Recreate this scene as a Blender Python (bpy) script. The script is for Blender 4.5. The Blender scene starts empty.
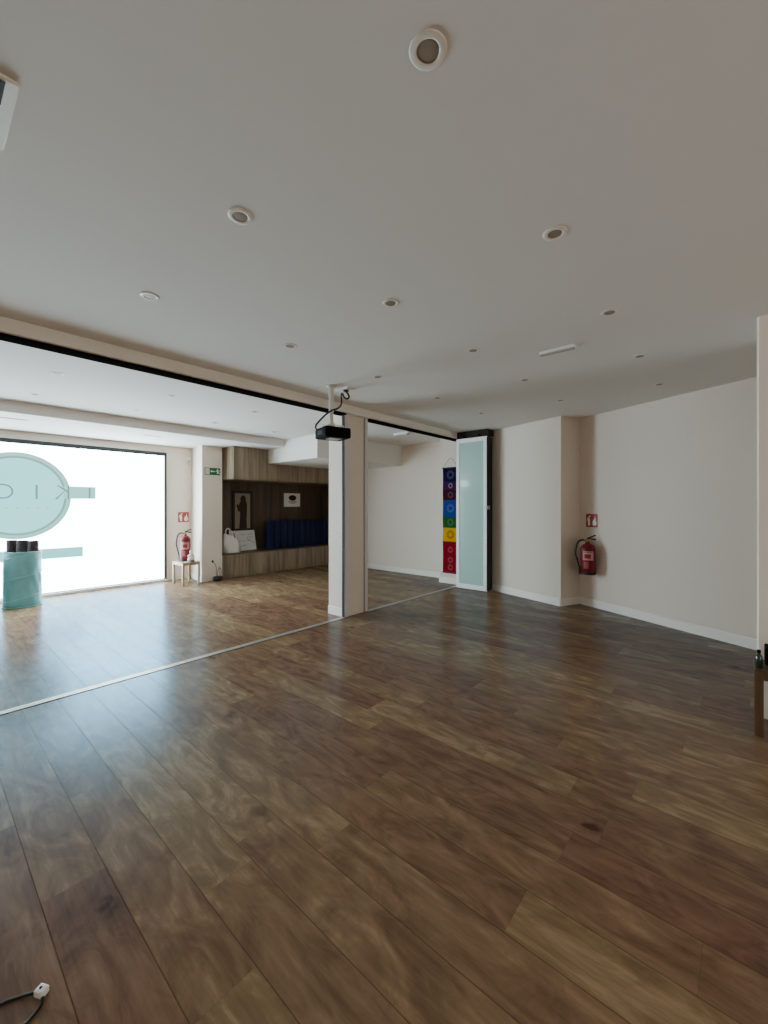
import bpy, bmesh, math, random
from mathutils import Vector, Matrix
random.seed(7)
PI = math.pi
COL = bpy.context.scene.collection

# ------------------------------------------------------------------ mesh builder
class MB:
    def __init__(self):
        self.bm = bmesh.new()
    def _add(self, vs, fs, smooth=False):
        v = [self.bm.verts.new(p) for p in vs]
        out = []
        for f in fs:
            try:
                fc = self.bm.faces.new([v[i] for i in f]); fc.smooth = smooth; out.append(fc)
            except ValueError:
                pass
        return v, out
    def box(self, x0, x1, y0, y1, z0, z1, bev=0.0, seg=2):
        vs = [(x, y, z) for z in (z0, z1) for y in (y0, y1) for x in (x0, x1)]
        fs = [(0, 2, 3, 1), (4, 5, 7, 6), (0, 1, 5, 4), (2, 6, 7, 3), (0, 4, 6, 2), (1, 3, 7, 5)]
        v, f = self._add(vs, fs)
        if bev > 0:
            es = {e for fc in f for e in fc.edges}
            bmesh.ops.bevel(self.bm, geom=list(es), offset=bev, segments=seg, affect='EDGES', profile=0.5)
        return self
    def obox(self, c, size, M, bev=0.0):
        n0 = set(self.bm.verts)
        self.box(-size[0]/2, size[0]/2, -size[1]/2, size[1]/2, -size[2]/2, size[2]/2, bev)
        T = Matrix.Translation(Vector(c)) @ M.to_4x4()
        for v in self.bm.verts:
            if v not in n0:
                v.co = T @ v.co
        return self
    def prism(self, poly, z0, z1):
        a = sum(poly[i][0]*poly[(i+1) % len(poly)][1]-poly[(i+1) % len(poly)][0]*poly[i][1] for i in range(len(poly)))
        if a < 0: poly = poly[::-1]
        n = len(poly)
        vs = [(x, y, z0) for x, y in poly]+[(x, y, z1) for x, y in poly]
        fs = [tuple(range(n))[::-1], tuple(range(n, 2*n))]+[(i, (i+1) % n, n+(i+1) % n, n+i) for i in range(n)]
        self._add(vs, fs); return self
    def extrude_poly(self, pts, o, U, V, N, t):
        """flat polygon pts (u,v) placed at o with axes U,V, thickness t along N"""
        o, U, V, N = Vector(o), Vector(U), Vector(V), Vector(N)
        n = len(pts)
        a = [o+U*u+V*v for u, v in pts]
        b = [p+N*t for p in a]
        fs = [tuple(range(n))[::-1], tuple(range(n, 2*n))]+[(i, (i+1) % n, n+(i+1) % n, n+i) for i in range(n)]
        self._add(a+b, fs); return self
    def lathe(self, prof, c=(0, 0, 0), n=32, axis=(0, 0, 1), smooth=True, sx=1.0, sy=1.0):
        """prof list of (r,h)"""
        q = Vector((0, 0, 1)).rotation_difference(Vector(axis)).to_matrix()
        c = Vector(c); rings = []
        for r, h in prof:
            if r < 1e-6:
                rings.append([self.bm.verts.new(c+q @ Vector((0, 0, h)))])
            else:
                rings.append([self.bm.verts.new(c+q @ Vector((sx*r*math.cos(2*PI*i/n), sy*r*math.sin(2*PI*i/n), h))) for i in range(n)])
        for A, B in zip(rings, rings[1:]):
            for i in range(n):
                j = (i+1) % n
                if len(A) == 1 and len(B) == 1: continue
                if len(A) == 1: f = [A[0], B[j], B[i]]
                elif len(B) == 1: f = [A[i], A[j], B[0]]
                else: f = [A[i], A[j], B[j], B[i]]
                fc = self.bm.faces.new(f); fc.smooth = smooth
        return self
    def cyl(self, p0, p1, r0, r1=None, n=20):
        if r1 is None: r1 = r0
        p0, p1 = Vector(p0), Vector(p1); d = p1-p0
        self.lathe([(0, 0), (r0, 0), (r0, 1e-5), (r1, d.length-1e-5), (r1, d.length), (0, d.length)], p0, n, d.normalized())
        return self
    def tube(self, pts, r, n=10, samples=8):
        P = [Vector(p) for p in pts]
        C = []
        for i in range(len(P)-1):
            a, b, c, d = P[max(i-1, 0)], P[i], P[i+1], P[min(i+2, len(P)-1)]
            for k in range(samples):
                t = k/samples
                C.append(0.5*((2*b)+(c-a)*t+(2*a-5*b+4*c-d)*t*t+(3*b-a-3*c+d)*t**3))
        C.append(P[-1])
        rr = r if callable(r) else (lambda t: r)
        up = Vector((0.13, 0.21, 0.97)); rings = []
        for i, p in enumerate(C):
            t = (C[min(i+1, len(C)-1)]-C[max(i-1, 0)])
            t = t.normalized() if t.length > 1e-9 else Vector((0, 0, 1))
            u = up-t*up.dot(t)
            if u.length < 1e-3: u = t.orthogonal()
            u.normalize(); up = u; w = t.cross(u)
            R = rr(i/(len(C)-1))
            rings.append([self.bm.verts.new(p+(u*math.cos(2*PI*k/n)+w*math.sin(2*PI*k/n))*R) for k in range(n)])
        for A, B in zip(rings, rings[1:]):
            for i in range(n):
                j = (i+1) % n
                fc = self.bm.faces.new([A[i], A[j], B[j], B[i]]); fc.smooth = True
        self.bm.faces.new(rings[0][::-1]); self.bm.faces.new(rings[-1])
        return self
    def ball(self, c, r, sx=1, sy=1, sz=1, n=20):
        prof = [(math.sin(PI*i/12)*r, -math.cos(PI*i/12)*r*sz) for i in range(13)]
        prof[0] = (0, prof[0][1]); prof[-1] = (0, prof[-1][1])
        return self.lathe(prof, c, n, sx=sx, sy=sy)
    def build(self, name, mat, parent=None):
        bmesh.ops.recalc_face_normals(self.bm, faces=self.bm.faces)
        root = parent
        off = Vector((0, 0, 0))
        while root is not None:
            off += Vector(root.location); root = root.parent
        if parent is not None:
            bmesh.ops.translate(self.bm, verts=self.bm.verts, vec=-off)
        me = bpy.data.meshes.new(name)
        self.bm.to_mesh(me); self.bm.free()
        o = bpy.data.objects.new(name, me); COL.objects.link(o)
        me.materials.append(mat)
        if parent is not None: o.parent = parent
        return o

def thing(name, label, cat, loc, group=None):
    o = bpy.data.objects.new(name, None); COL.objects.link(o)
    o.empty_display_size = 0.1
    o.location = loc; o['label'] = label; o['category'] = cat
    if group: o['group'] = group
    return o
def tag(o, label, cat, group=None):
    """a thing that is one mesh: move its origin onto its base, then describe it"""
    me = o.data
    xs = [v.co for v in me.vertices]
    c = Vector(((min(p.x for p in xs)+max(p.x for p in xs))/2, (min(p.y for p in xs)+max(p.y for p in xs))/2, min(p.z for p in xs)))
    me.transform(Matrix.Translation(-c)); o.location = c
    o['label'] = label; o['category'] = cat
    if group: o['group'] = group
    return o
def struct(name, mb, mat, label=None):
    o = mb.build(name, mat); o['kind'] = 'structure'
    if label: o['label'] = label
    return o
def dup(root, loc, label, group=None):
    r = root.copy(); COL.objects.link(r); r.location = loc; r['label'] = label
    if group: r['group'] = group
    for ch in list(root.children):
        c = ch.copy(); COL.objects.link(c); c.parent = r
        for g in ch.children:
            d = g.copy(); COL.objects.link(d); d.parent = c
    return r

# ------------------------------------------------------------------ materials
def srgb(r, g, b):
    f = lambda v: (v/255/12.92) if v/255 <= 0.04045 else ((v/255+0.055)/1.055)**2.4
    return (f(r), f(g), f(b), 1)
def mat(name, col, rough=0.6, metal=0.0, var=0.06, scale=30, bump=0.0, coat=0.0, spec=0.5, trans=0.0):
    m = bpy.data.materials.new(name); m.use_nodes = True
    nt = m.node_tree; N = nt.nodes; L = nt.links
    b = N['Principled BSDF']
    tc = N.new('ShaderNodeTexCoord'); nz = N.new('ShaderNodeTexNoise'); nz.inputs['Scale'].default_value = scale; nz.inputs['Detail'].default_value = 3
    L.new(tc.outputs['Object'], nz.inputs['Vector'])
    mx = N.new('ShaderNodeMix'); mx.data_type = 'RGBA'
    mx.inputs['A'].default_value = tuple(c*(1-var) for c in col[:3])+(1,)
    mx.inputs['B'].default_value = tuple(min(1, c*(1+var)) for c in col[:3])+(1,)
    L.new(nz.outputs['Fac'], mx.inputs['Factor']); L.new(mx.outputs['Result'], b.inputs['Base Color'])
    b.inputs['Roughness'].default_value = rough; b.inputs['Metallic'].default_value = metal
    b.inputs['Coat Weight'].default_value = coat; b.inputs['Specular IOR Level'].default_value = spec
    b.inputs['Transmission Weight'].default_value = trans
    if bump > 0:
        bp = N.new('ShaderNodeBump'); bp.inputs['Strength'].default_value = bump; bp.inputs['Distance'].default_value = 0.002
        L.new(nz.outputs['Fac'], bp.inputs['Height']); L.new(bp.outputs['Normal'], b.inputs['Normal'])
    return m
def emit_mat(name, col, strength, var=0.0, scale=2.0):
    m = bpy.data.materials.new(name); m.use_nodes = True
    nt = m.node_tree; N = nt.nodes; L = nt.links
    for n in list(N): N.remove(n)
    out = N.new('ShaderNodeOutputMaterial'); e = N.new('ShaderNodeEmission')
    e.inputs['Strength'].default_value = strength
    tc = N.new('ShaderNodeTexCoord'); nz = N.new('ShaderNodeTexNoise'); nz.inputs['Scale'].default_value = scale
    L.new(tc.outputs['Object'], nz.inputs['Vector'])
    mx = N.new('ShaderNodeMix'); mx.data_type = 'RGBA'
    mx.inputs['A'].default_value = tuple(c*(1-var) for c in col[:3])+(1,); mx.inputs['B'].default_value = tuple(c*(1+var) for c in col[:3])+(1,)
    L.new(nz.outputs['Fac'], mx.inputs['Factor']); L.new(mx.outputs['Result'], e.inputs['Color'])
    L.new(e.outputs['Emission'], out.inputs['Surface'])
    return m

def nmath(nt, op, a, b=None, c=None):
    n = nt.nodes.new('ShaderNodeMath'); n.operation = op
    for i, v in enumerate((a, b, c)):
        if v is None: continue
        if isinstance(v, (int, float)): n.inputs[i].default_value = v
        else: nt.links.new(v, n.inputs[i])
    return n.outputs[0]

def floor_mat():
    m = bpy.data.materials.new('oak_laminate_floor'); m.use_nodes = True
    nt = m.node_tree; N = nt.nodes; L = nt.links; b = N['Principled BSDF']
    tc = N.new('ShaderNodeTexCoord'); sp = N.new('ShaderNodeSeparateXYZ'); L.new(tc.outputs['Object'], sp.inputs[0])
    W, LEN, X0 = 0.192, 1.285, 0.29
    x = nmath(nt, 'DIVIDE', nmath(nt, 'SUBTRACT', sp.outputs['X'], X0), W)
    row = nmath(nt, 'FLOOR', x); fx = nmath(nt, 'FRACT', x)
    wn = N.new('ShaderNodeTexWhiteNoise'); wn.noise_dimensions = '1D'; L.new(row, wn.inputs['W'])
    y = nmath(nt, 'ADD', nmath(nt, 'DIVIDE', sp.outputs['Y'], LEN), wn.outputs['Value'])
    pl = nmath(nt, 'FLOOR', y); fy = nmath(nt, 'FRACT', y)
    cb = N.new('ShaderNodeCombineXYZ'); L.new(row, cb.inputs[0]); L.new(pl, cb.inputs[1])
    rnd = N.new('ShaderNodeTexWhiteNoise'); rnd.noise_dimensions = '2D'; L.new(cb.outputs[0], rnd.inputs['Vector'])
    shift = nmath(nt, 'MULTIPLY', rnd.outputs['Value'], 37.0)
    # coordinates stretched along the board, different for each board
    def vec(kx, ky):
        c = N.new('ShaderNodeCombineXYZ')
        L.new(nmath(nt, 'MULTIPLY', sp.outputs['X'], kx), c.inputs[0]); L.new(nmath(nt, 'MULTIPLY', sp.outputs['Y'], ky), c.inputs[1]); L.new(shift, c.inputs[2])
        return c.outputs[0]
    def noise(v, sc, det=4, dist=0.0, rough=0.55):
        n = N.new('ShaderNodeTexNoise'); n.inputs['Scale'].default_value = sc; n.inputs['Detail'].default_value = det
        n.inputs['Distortion'].default_value = dist; n.inputs['Roughness'].default_value = rough
        L.new(v, n.inputs['Vector']); return n.outputs['Fac']
    blot0 = noise(vec(1.0, 0.36), 7.5, 8, 1.6, 0.62)
    bl = N.new('ShaderNodeMapRange'); bl.interpolation_type = 'SMOOTHSTEP'; bl.inputs['From Min'].default_value = 0.28; bl.inputs['From Max'].default_value = 0.68; L.new(blot0, bl.inputs['Value'])
    blot = bl.outputs[0]
    grain = noise(vec(1.0, 0.08), 48, 4, 0.5, 0.65)
    fine = noise(vec(1.0, 0.03), 210, 2)
    wv = N.new('ShaderNodeTexWave'); wv.wave_type = 'BANDS'; wv.bands_direction = 'X'; wv.inputs['Scale'].default_value = 4.0; wv.inputs['Distortion'].default_value = 11.0
    wv.inputs['Detail'].default_value = 4.0; wv.inputs['Detail Scale'].default_value = 0.9; wv.inputs['Detail Roughness'].default_value = 0.6; L.new(vec(1.0, 0.16), wv.inputs['Vector'])
    fig = wv.outputs['Fac']
    # knots
    vo = N.new('ShaderNodeTexVoronoi'); vo.inputs['Scale'].default_value = 2.6; L.new(vec(1.0, 0.8), vo.inputs['Vector'])
    wob = nmath(nt, 'ADD', vo.outputs['Distance'], nmath(nt, 'MULTIPLY', noise(vec(1, .7), 14, 3, 1.0), 0.22))
    kn = N.new('ShaderNodeMapRange'); kn.inputs['From Min'].default_value = 0.13; kn.inputs['From Max'].default_value = 0.23
    kn.inputs['To Min'].default_value = 1.0; kn.inputs['To Max'].default_value = 0.0; L.new(wob, kn.inputs['Value'])
    v = nmath(nt, 'ADD', nmath(nt, 'ADD', 0.19, nmath(nt, 'MULTIPLY', rnd.outputs['Value'], 0.22)), nmath(nt, 'MULTIPLY', blot, 0.33))
    v = nmath(nt, 'ADD', v, nmath(nt, 'MULTIPLY', grain, 0.38)); v = nmath(nt, 'ADD', v, nmath(nt, 'MULTIPLY', fine, 0.10))
    v = nmath(nt, 'ADD', v, nmath(nt, 'MULTIPLY', nmath(nt, 'SUBTRACT', fig, 0.5), 0.055))
    v = nmath(nt, 'SUBTRACT', v, nmath(nt, 'MULTIPLY', kn.outputs[0], 0.34))
    rp = N.new('ShaderNodeValToRGB'); e = rp.color_ramp.elements
    e[0].position = 0.32; e[0].color = srgb(82, 61, 44); e[1].position = 1.0; e[1].color = srgb(172, 143, 112)
    for p, c in ((0.52, srgb(113, 87, 65)), (0.68, srgb(131, 104, 79)), (0.84, srgb(146, 118, 90))):
        k = rp.color_ramp.elements.new(p); k.color = c
    L.new(v, rp.inputs['Fac'])
    hs = N.new('ShaderNodeHueSaturation'); hs.inputs['Saturation'].default_value = 1.03; hs.inputs['Value'].default_value = 0.90; L.new(rp.outputs['Color'], hs.inputs['Color'])
    L.new(nmath(nt, 'ADD', 0.484, nmath(nt, 'MULTIPLY', rnd.outputs['Value'], 0.024)), hs.inputs['Hue'])
    # grooves
    dx = nmath(nt, 'MULTIPLY', nmath(nt, 'MINIMUM', fx, nmath(nt, 'SUBTRACT', 1.0, fx)), W)
    dy = nmath(nt, 'MULTIPLY', nmath(nt, 'MINIMUM', fy, nmath(nt, 'SUBTRACT', 1.0, fy)), LEN)
    gx = N.new('ShaderNodeMapRange'); gx.inputs['From Min'].default_value = 0.0006; gx.inputs['From Max'].default_value = 0.0026; L.new(dx, gx.inputs['Value'])
    gy = N.new('ShaderNodeMapRange'); gy.inputs['From Min'].default_value = 0.0002; gy.inputs['From Max'].default_value = 0.0012; gy.inputs['To Min'].default_value = 0.45; L.new(dy, gy.inputs['Value'])
    g = nmath(nt, 'MULTIPLY', gx.outputs[0], gy.outputs[0])
    mx = N.new('ShaderNodeMix'); mx.data_type = 'RGBA'; mx.inputs['A'].default_value = srgb(52, 38, 28)
    L.new(nmath(nt, 'ADD', 0.38, nmath(nt, 'MULTIPLY', g, 0.62)), mx.inputs['Factor']); L.new(hs.outputs['Color'], mx.inputs['B'])
    L.new(mx.outputs['Result'], b.inputs['Base Color'])
    b.inputs['Roughness'].default_value = 0.8
    b.inputs['Specular IOR Level'].default_value = 0.0
    bp = N.new('ShaderNodeBump'); bp.inputs['Strength'].default_value = 0.25; bp.inputs['Distance'].default_value = 0.0015
    L.new(nmath(nt, 'ADD', g, nmath(nt, 'MULTIPLY', grain, 0.25)), bp.inputs['Height']); L.new(bp.outputs['Normal'], b.inputs['Normal'])
    # satin lacquer: blue window light painted in, weaker than bare Fresnel at grazing angles
    gl = N.new('ShaderNodeBsdfGlossy'); gl.inputs['Color'].default_value = (0.40, 0.74, 0.98, 1); gl.inputs['Roughness'].default_value = 0.23
    L.new(bp.outputs['Normal'], gl.inputs['Normal'])
    fn = N.new('ShaderNodeFresnel'); fn.inputs['IOR'].default_value = 1.33; L.new(bp.outputs['Normal'], fn.inputs['Normal'])
    fac = nmath(nt, 'MULTIPLY', g, nmath(nt, 'MINIMUM', nmath(nt, 'MULTIPLY', fn.outputs[0], 0.85), 0.135))
    ms = N.new('ShaderNodeMixShader'); L.new(fac, ms.inputs[0]); L.new(b.outputs[0], ms.inputs[1]); L.new(gl.outputs[0], ms.inputs[2])
    L.new(ms.outputs[0], N['Material Output'].inputs['Surface'])
    return m

def wood_mat(name, c0, c1, scale=18, rough=0.5, axis='Z'):
    m = bpy.data.materials.new(name); m.use_nodes = True
    nt = m.node_tree; N = nt.nodes; L = nt.links; b = N['Principled BSDF']
    tc = N.new('ShaderNodeTexCoord'); mp = N.new('ShaderNodeMapping')
    mp.inputs['Scale'].default_value = {'Z': (1, 1, 0.06), 'X': (0.06, 1, 1), 'Y': (1, 0.06, 1)}[axis]
    L.new(tc.outputs['Object'], mp.inputs['Vector'])
    n1 = N.new('ShaderNodeTexNoise'); n1.inputs['Scale'].default_value = scale; n1.inputs['Detail'].default_value = 6; n1.inputs['Distortion'].default_value = 0.6
    n2 = N.new('ShaderNodeTexNoise'); n2.inputs['Scale'].default_value = scale*0.22; n2.inputs['Detail'].default_value = 2
    L.new(mp.outputs[0], n1.inputs['Vector']); L.new(mp.outputs[0], n2.inputs['Vector'])
    v = nmath(nt, 'ADD', nmath(nt, 'MULTIPLY', n1.outputs['Fac'], 0.6), nmath(nt, 'MULTIPLY', n2.outputs['Fac'], 0.4))
    rp = N.new('ShaderNodeValToRGB'); rp.color_ramp.elements[0].position = 0.36; rp.color_ramp.elements[0].color = c0
    rp.color_ramp.elements[1].position = 0.62; rp.color_ramp.elements[1].color = c1
    L.new(v, rp.inputs['Fac']); L.new(rp.outputs['Color'], b.inputs['Base Color'])
    b.inputs['Roughness'].default_value = rough
    return m

M = {}
M['floor'] = floor_mat()
M['wall'] = mat('warm_white_wall_paint', srgb(227, 213, 199), 0.85, var=0.02, scale=160, bump=0.15)
M['wallniche'] = M['wall']
M['ceiling'] = mat('matt_white_ceiling_paint', srgb(222, 218, 212), 0.9, var=0.015, scale=160, bump=0.1)
M['base'] = mat('white_lacquered_baseboard', srgb(240, 234, 226), 0.45, var=0.01)
M['profile'] = mat('pale_header_profile', srgb(236, 230, 220), 0.5, var=0.02)
M['alu'] = mat('anodised_aluminium', srgb(212, 206, 204), 0.5, metal=0.0, var=0.02)
M['panel'] = mat('beige_infill_panel', srgb(220, 208, 192), 0.7, var=0.02)
M['darkalu'] = mat('dark_grey_aluminium', srgb(62, 66, 66), 0.75, spec=0.2)
M['track'] = mat('black_track', srgb(20, 18, 17), 1.0, spec=0.0)
M['gapshade'] = mat('painted_gap_shade', srgb(50, 45, 41), 0.9, spec=0.1)
M['steelline'] = mat('pale_floor_track', srgb(196, 190, 180), 0.35, metal=0.4)
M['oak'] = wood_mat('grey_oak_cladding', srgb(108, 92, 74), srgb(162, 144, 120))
M['oakshade'] = wood_mat('shaded_oak_back_panel', srgb(58, 46, 33), srgb(94, 76, 56))  # oak darkened in colour for the shade inside the niche
M['oaktop'] = wood_mat('grey_oak_top', srgb(70, 58, 44), srgb(104, 88, 68), axis='X')
M['birch'] = wood_mat('light_birch_stool', srgb(150, 126, 98), srgb(186, 160, 128), 30)
M['walnut'] = wood_mat('brown_oak_stool', srgb(72, 50, 31), srgb(104, 74, 47), 30)
M['dl_ring'] = mat('downlight_white_ring', srgb(228, 222, 212), 0.5)
M['dl_lens'] = mat('downlight_grey_lens', srgb(142, 130, 114), 0.5)
M['dl_in'] = mat('downlight_reflector', srgb(140, 132, 120), 0.35, metal=0.4)
M['white'] = mat('white_plastic', srgb(232, 230, 226), 0.4, var=0.02)
M['lens'] = mat('emergency_lens', srgb(172, 167, 158), 0.25, var=0.02)
M['black'] = mat('black_plastic', srgb(8, 8, 8), 0.85, spec=0.1)
M['rubber'] = mat('black_rubber', srgb(20, 19, 19), 0.6)
M['greypanel'] = mat('grey_label_panel', srgb(190, 186, 182), 0.6)
M['pipe'] = mat('white_painted_pipe', srgb(206, 202, 194), 0.4)
M['red'] = mat('red_enamel', srgb(112, 12, 22), 0.42, spec=0.35)
M['redsign'] = mat('red_sign', srgb(158, 20, 24), 0.4)
M['signwhite'] = mat('sign_white', srgb(238, 234, 226), 0.5)
M['green'] = mat('exit_green', srgb(22, 104, 58), 0.5)
M['photolum'] = mat('pale_sign_plate', srgb(206, 200, 172), 0.5)
M['brass'] = mat('brass_valve', srgb(150, 120, 70), 0.35, metal=0.8)
M['label'] = mat('white_paper_label', srgb(190, 150, 148), 0.6)
M['glass'] = mat('frosted_green_glass', srgb(170, 204, 192), 0.12, var=0.02, scale=3, coat=0.3)
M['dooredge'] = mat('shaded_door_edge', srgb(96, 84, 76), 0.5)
M['gasket'] = mat('dark_brown_gasket', srgb(46, 40, 38), 0.6)
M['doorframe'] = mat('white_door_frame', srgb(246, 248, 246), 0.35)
M['teal'] = mat('teal_mesh_fabric', srgb(112, 172, 178), 0.6, var=0.22, scale=9)
M['tealrim'] = mat('pale_teal_wire', srgb(132, 198, 198), 0.5)
M['matbrown'] = mat('dark_brown_foam', srgb(56, 46, 46), 0.9, var=0.15)
M['navy'] = mat('navy_foam', srgb(12, 26, 66), 0.85, var=0.12)
M['navycore'] = mat('navy_foam_edge', srgb(8, 18, 50), 0.9)
M['canvas'] = mat('white_canvas', srgb(214, 210, 204), 0.85, var=0.05, bump=0.3)
M['boardwhite'] = mat('white_board', srgb(208, 204, 200), 0.6, var=0.03)
M['script'] = mat('grey_script', srgb(132, 126, 122), 0.7)
M['frame_dark'] = mat('dark_brown_frame', srgb(34, 22, 14), 0.5)
M['parch'] = mat('parchment', srgb(140, 128, 110), 0.8, var=0.12, scale=12)
M['brownfig'] = mat('brown_figure_ink', srgb(46, 28, 18), 0.8)
M['bottle'] = mat('dark_green_glass', srgb(28, 44, 26), 0.15, coat=0.5)
M['statue'] = mat('white_stone', srgb(224, 222, 218), 0.5)
M['stonegrey'] = mat('grey_stone', srgb(120, 118, 118), 0.6)
M['pot'] = mat('dark_brown_pot', srgb(36, 22, 22), 0.5)
M['twig'] = mat('reddish_twig', srgb(128, 92, 84), 0.6)
M['rod'] = mat('banner_dark_rod', srgb(30, 24, 40), 0.6)

# ------------------------------------------------------------------ setting
H = 2.60
struct('floor', MB().box(-4.6, 7.2, -4.2, 8.2, -0.1, 0.0), M['floor'])
struct('ceiling', MB().box(-4.6, 7.2, -4.2, 8.2, H, H+0.1), M['ceiling'])
# window wall (Y = 7.96): pieces around the glazing and the far transom
WX0, WX1, WZ = -1.15, 3.051, 2.341
w = MB()
w.box(-4.6, -2.05, 7.96, 8.16, 0, H); w.box(-2.05, -1.35, 7.96, 8.16, 0, 2.08); w.box(-2.05, -1.35, 7.96, 8.16, 2.36, H)
w.box(-1.35, WX0, 7.96, 8.16, 0, H); w.box(WX0, WX1, 7.96, 8.16, WZ, H); w.box(WX1, 7.2, 7.96, 8.16, 0, H)
struct('wall_window', w, M['wall'])
struct('wall_left', MB().box(-4.6, -4.4, -4.2, 8.2, 0, H), M['wall'])
struct('wall_back', MB().box(-4.6, 7.2, -4.2, -4.0, 0, H), M['wall'])
struct('wall_right', MB().prism([(6.172, 1.735), (4.26, -2.21), (4.26, -4.1), (7.1, -4.1), (7.1, 1.735)], 0, H), M['wall'])
struct('wall_far', MB().prism([(5.83, 1.885), (6.43, 3.70), (7.1, 3.70), (7.1, 1.735), (6.172, 1.735)], 0, H), M['wall'])
struct('pillar_banner', MB().box(6.25, 6.7, 3.70, 4.13, 0, H), M['wall'])
struct('wall_side', MB().box(6.62, 6.9, 4.13, 8.0, 0, H), M['wall'])
struct('wall_stub', MB().prism([(3.64, -0.0635), (3.615, -0.0735), (3.615, -1.7), (3.80, -1.7), (4.1, -0.088)], 0, H), M['wall'])
struct('pillar_column', MB().prism([(3.42, 7.33), (3.80, 7.33), (3.80, 7.97), (3.515, 7.97)], 0, 2.47), M['wall'])
struct('wall_niche', MB().box(3.79, 6.63, 7.80, 7.97, 0, 2.47), M['oakshade'])
struct('wall_niche_side', MB().box(6.596, 6.625, 7.02, 7.80, 0.463, 1.862), M['oakshade'])
struct('ceiling_soffit', MB().box(-4.5, 6.63, 6.45, 7.97, 2.465, H+0.01), M['ceiling'])
struct('ceiling_bulkhead', MB().prism([(4.53, 5.465), (6.63, 5.29), (6.63, 6.975), (4.56, 6.975)], 2.193, H+0.01), M['ceiling'])
# pillar between the openings
struct('pillar_partition', MB().box(3.505, 3.895, 3.735, 4.00, 0, H), M['wall'])
p = MB()
p.box(3.578, 3.838, 3.700, 3.736, 0.0, 2.505, 0.003)
struct('trim_1', p, M['panel'], 'beige infill panel on the front of the partition pillar')
p = MB()
p.box(3.496, 3.574, 3.690, 3.738, 0, 2.505, 0.006); p.box(3.852, 3.905, 3.690, 3.738, 0, 2.505, 0.006)
struct('trim_2', p, M['alu'], 'aluminium posts framing the partition pillar')
p = MB(); p.box(3.486, 3.4965, 3.700, 3.736, 0, 2.49); p.box(3.838, 3.852, 3.705, 3.736, 0, 2.505)
struct('trim_3', p, M['darkalu'], 'dark gaskets beside the pillar posts')
# header and tracks
p = MB(); p.box(-4.4, 6.30, 3.625, 3.80, 2.505, H+0.005, 0.004)
struct('trim_4', p, M['profile'], 'pale header carrying the folding partition')
p = MB(); p.box(-4.4, 3.496, 3.66, 3.775, 2.487, 2.51); p.box(3.905, 6.30, 3.66, 3.775, 2.487, 2.51)
struct('trim_5', p, M['track'], 'black track under the partition header')
p = MB(); p.box(6.01, 6.20, 3.06, 3.66, 2.50, H+0.004)  # added dark box, stands in for the shadow between leaves and ceiling
struct('trim_6', p, M['gapshade'], 'dark box standing in for shade above the folded glass leaves')
p = MB()
for a, b in ((-4.4, 3.496), (3.905, 6.22)):
    p.box(a, b, 3.668, 3.690, -0.001, 0.005); p.box(a, b, 3.700, 3.722, -0.001, 0.005)
struct('trim_7', p, M['steelline'], 'pale metal floor track of the folding partition')
p = MB()
for a, b in ((-4.4, 3.496), (3.905, 6.22)):
    p.box(a, b, 3.690, 3.700, -0.001, 0.0015); p.box(a, b, 3.660, 3.668, -0.001, 0.0015)
struct('trim_8', p, M['track'], 'dark groove of the floor track')

def base_run(name, pts, t=0.013, hgt=0.10):
    """baseboard along a polyline, room on the left of the walking direction"""
    mb = MB()
    for (x0, y0), (x1, y1) in zip(pts, pts[1:]):
        d = Vector((x1-x0, y1-y0)).normalized(); n = Vector((-d.y, d.x))*t
        a = Vector((x0, y0)); b = Vector((x1, y1))
        e = d*t*0.5
        mb.prism([tuple(a-n*0.2-e*0), tuple(b-n*0.2), tuple(b+n), tuple(a+n)], 0, hgt)
    struct(name, mb, M['base'])
base_run('baseboard_right', [(4.30, -2.12), (6.168, 1.730)])
base_run('baseboard_far', [(6.172, 1.737), (5.824, 1.890), (6.41, 3.66)])
base_run('baseboard_banner', [(6.25, 3.70), (6.25, 4.13), (6.62, 4.13)])
base_run('baseboard_side', [(6.62, 4.13), (6.62, 7.30)])
base_run('baseboard_pillar', [(3.505, 3.738), (3.505, 4.00), (3.895, 4.00)])
base_run('baseboard_column', [(3.42, 7.33), (3.514, 7.955)])

# shop window
fr = MB()
fr.box(WX0, WX1, 7.925, 8.02, 2.281, WZ, 0.004); fr.box(3.016, WX1, 7.925, 8.02, 0.0, 2.29, 0.004)
fr.box(WX0, WX0+0.035, 7.925, 8.02, 0.0, 2.29, 0.004); fr.box(WX0, WX1, 7.945, 8.02, 0.040, 0.055)
win = struct('window_1', fr, M['darkalu'])
sl = MB(); sl.box(WX0, WX1, 7.90, 8.02, 0, 0.042, 0.004)
o = sl.build('window_sill', M['alu'], win)
PANE = emit_mat('frosted_daylit_glass', (0.70, 0.895, 1.0), 13.0, 0.03, 1.2)
pn = MB(); pn.box(WX0+0.03, 3.02, 7.962, 7.972, 0.05, 2.285)
o = pn.build('window_pane', PANE, win)
fr = MB(); fr.box(-2.05, -1.35, 7.94, 8.02, 2.08, 2.11); fr.box(-2.05, -1.35, 7.94, 8.02, 2.33, 2.36); fr.box(-2.05, -2.02, 7.94, 8.02, 2.1, 2.34); fr.box(-1.38, -1.35, 7.94, 8.02, 2.1, 2.34)
win2 = struct('window_2', fr, M['darkalu'])
pn = MB(); pn.box(-2.03, -1.37, 7.962, 7.972, 2.10, 2.34); pn.build('window_pane', PANE, win2)

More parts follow.
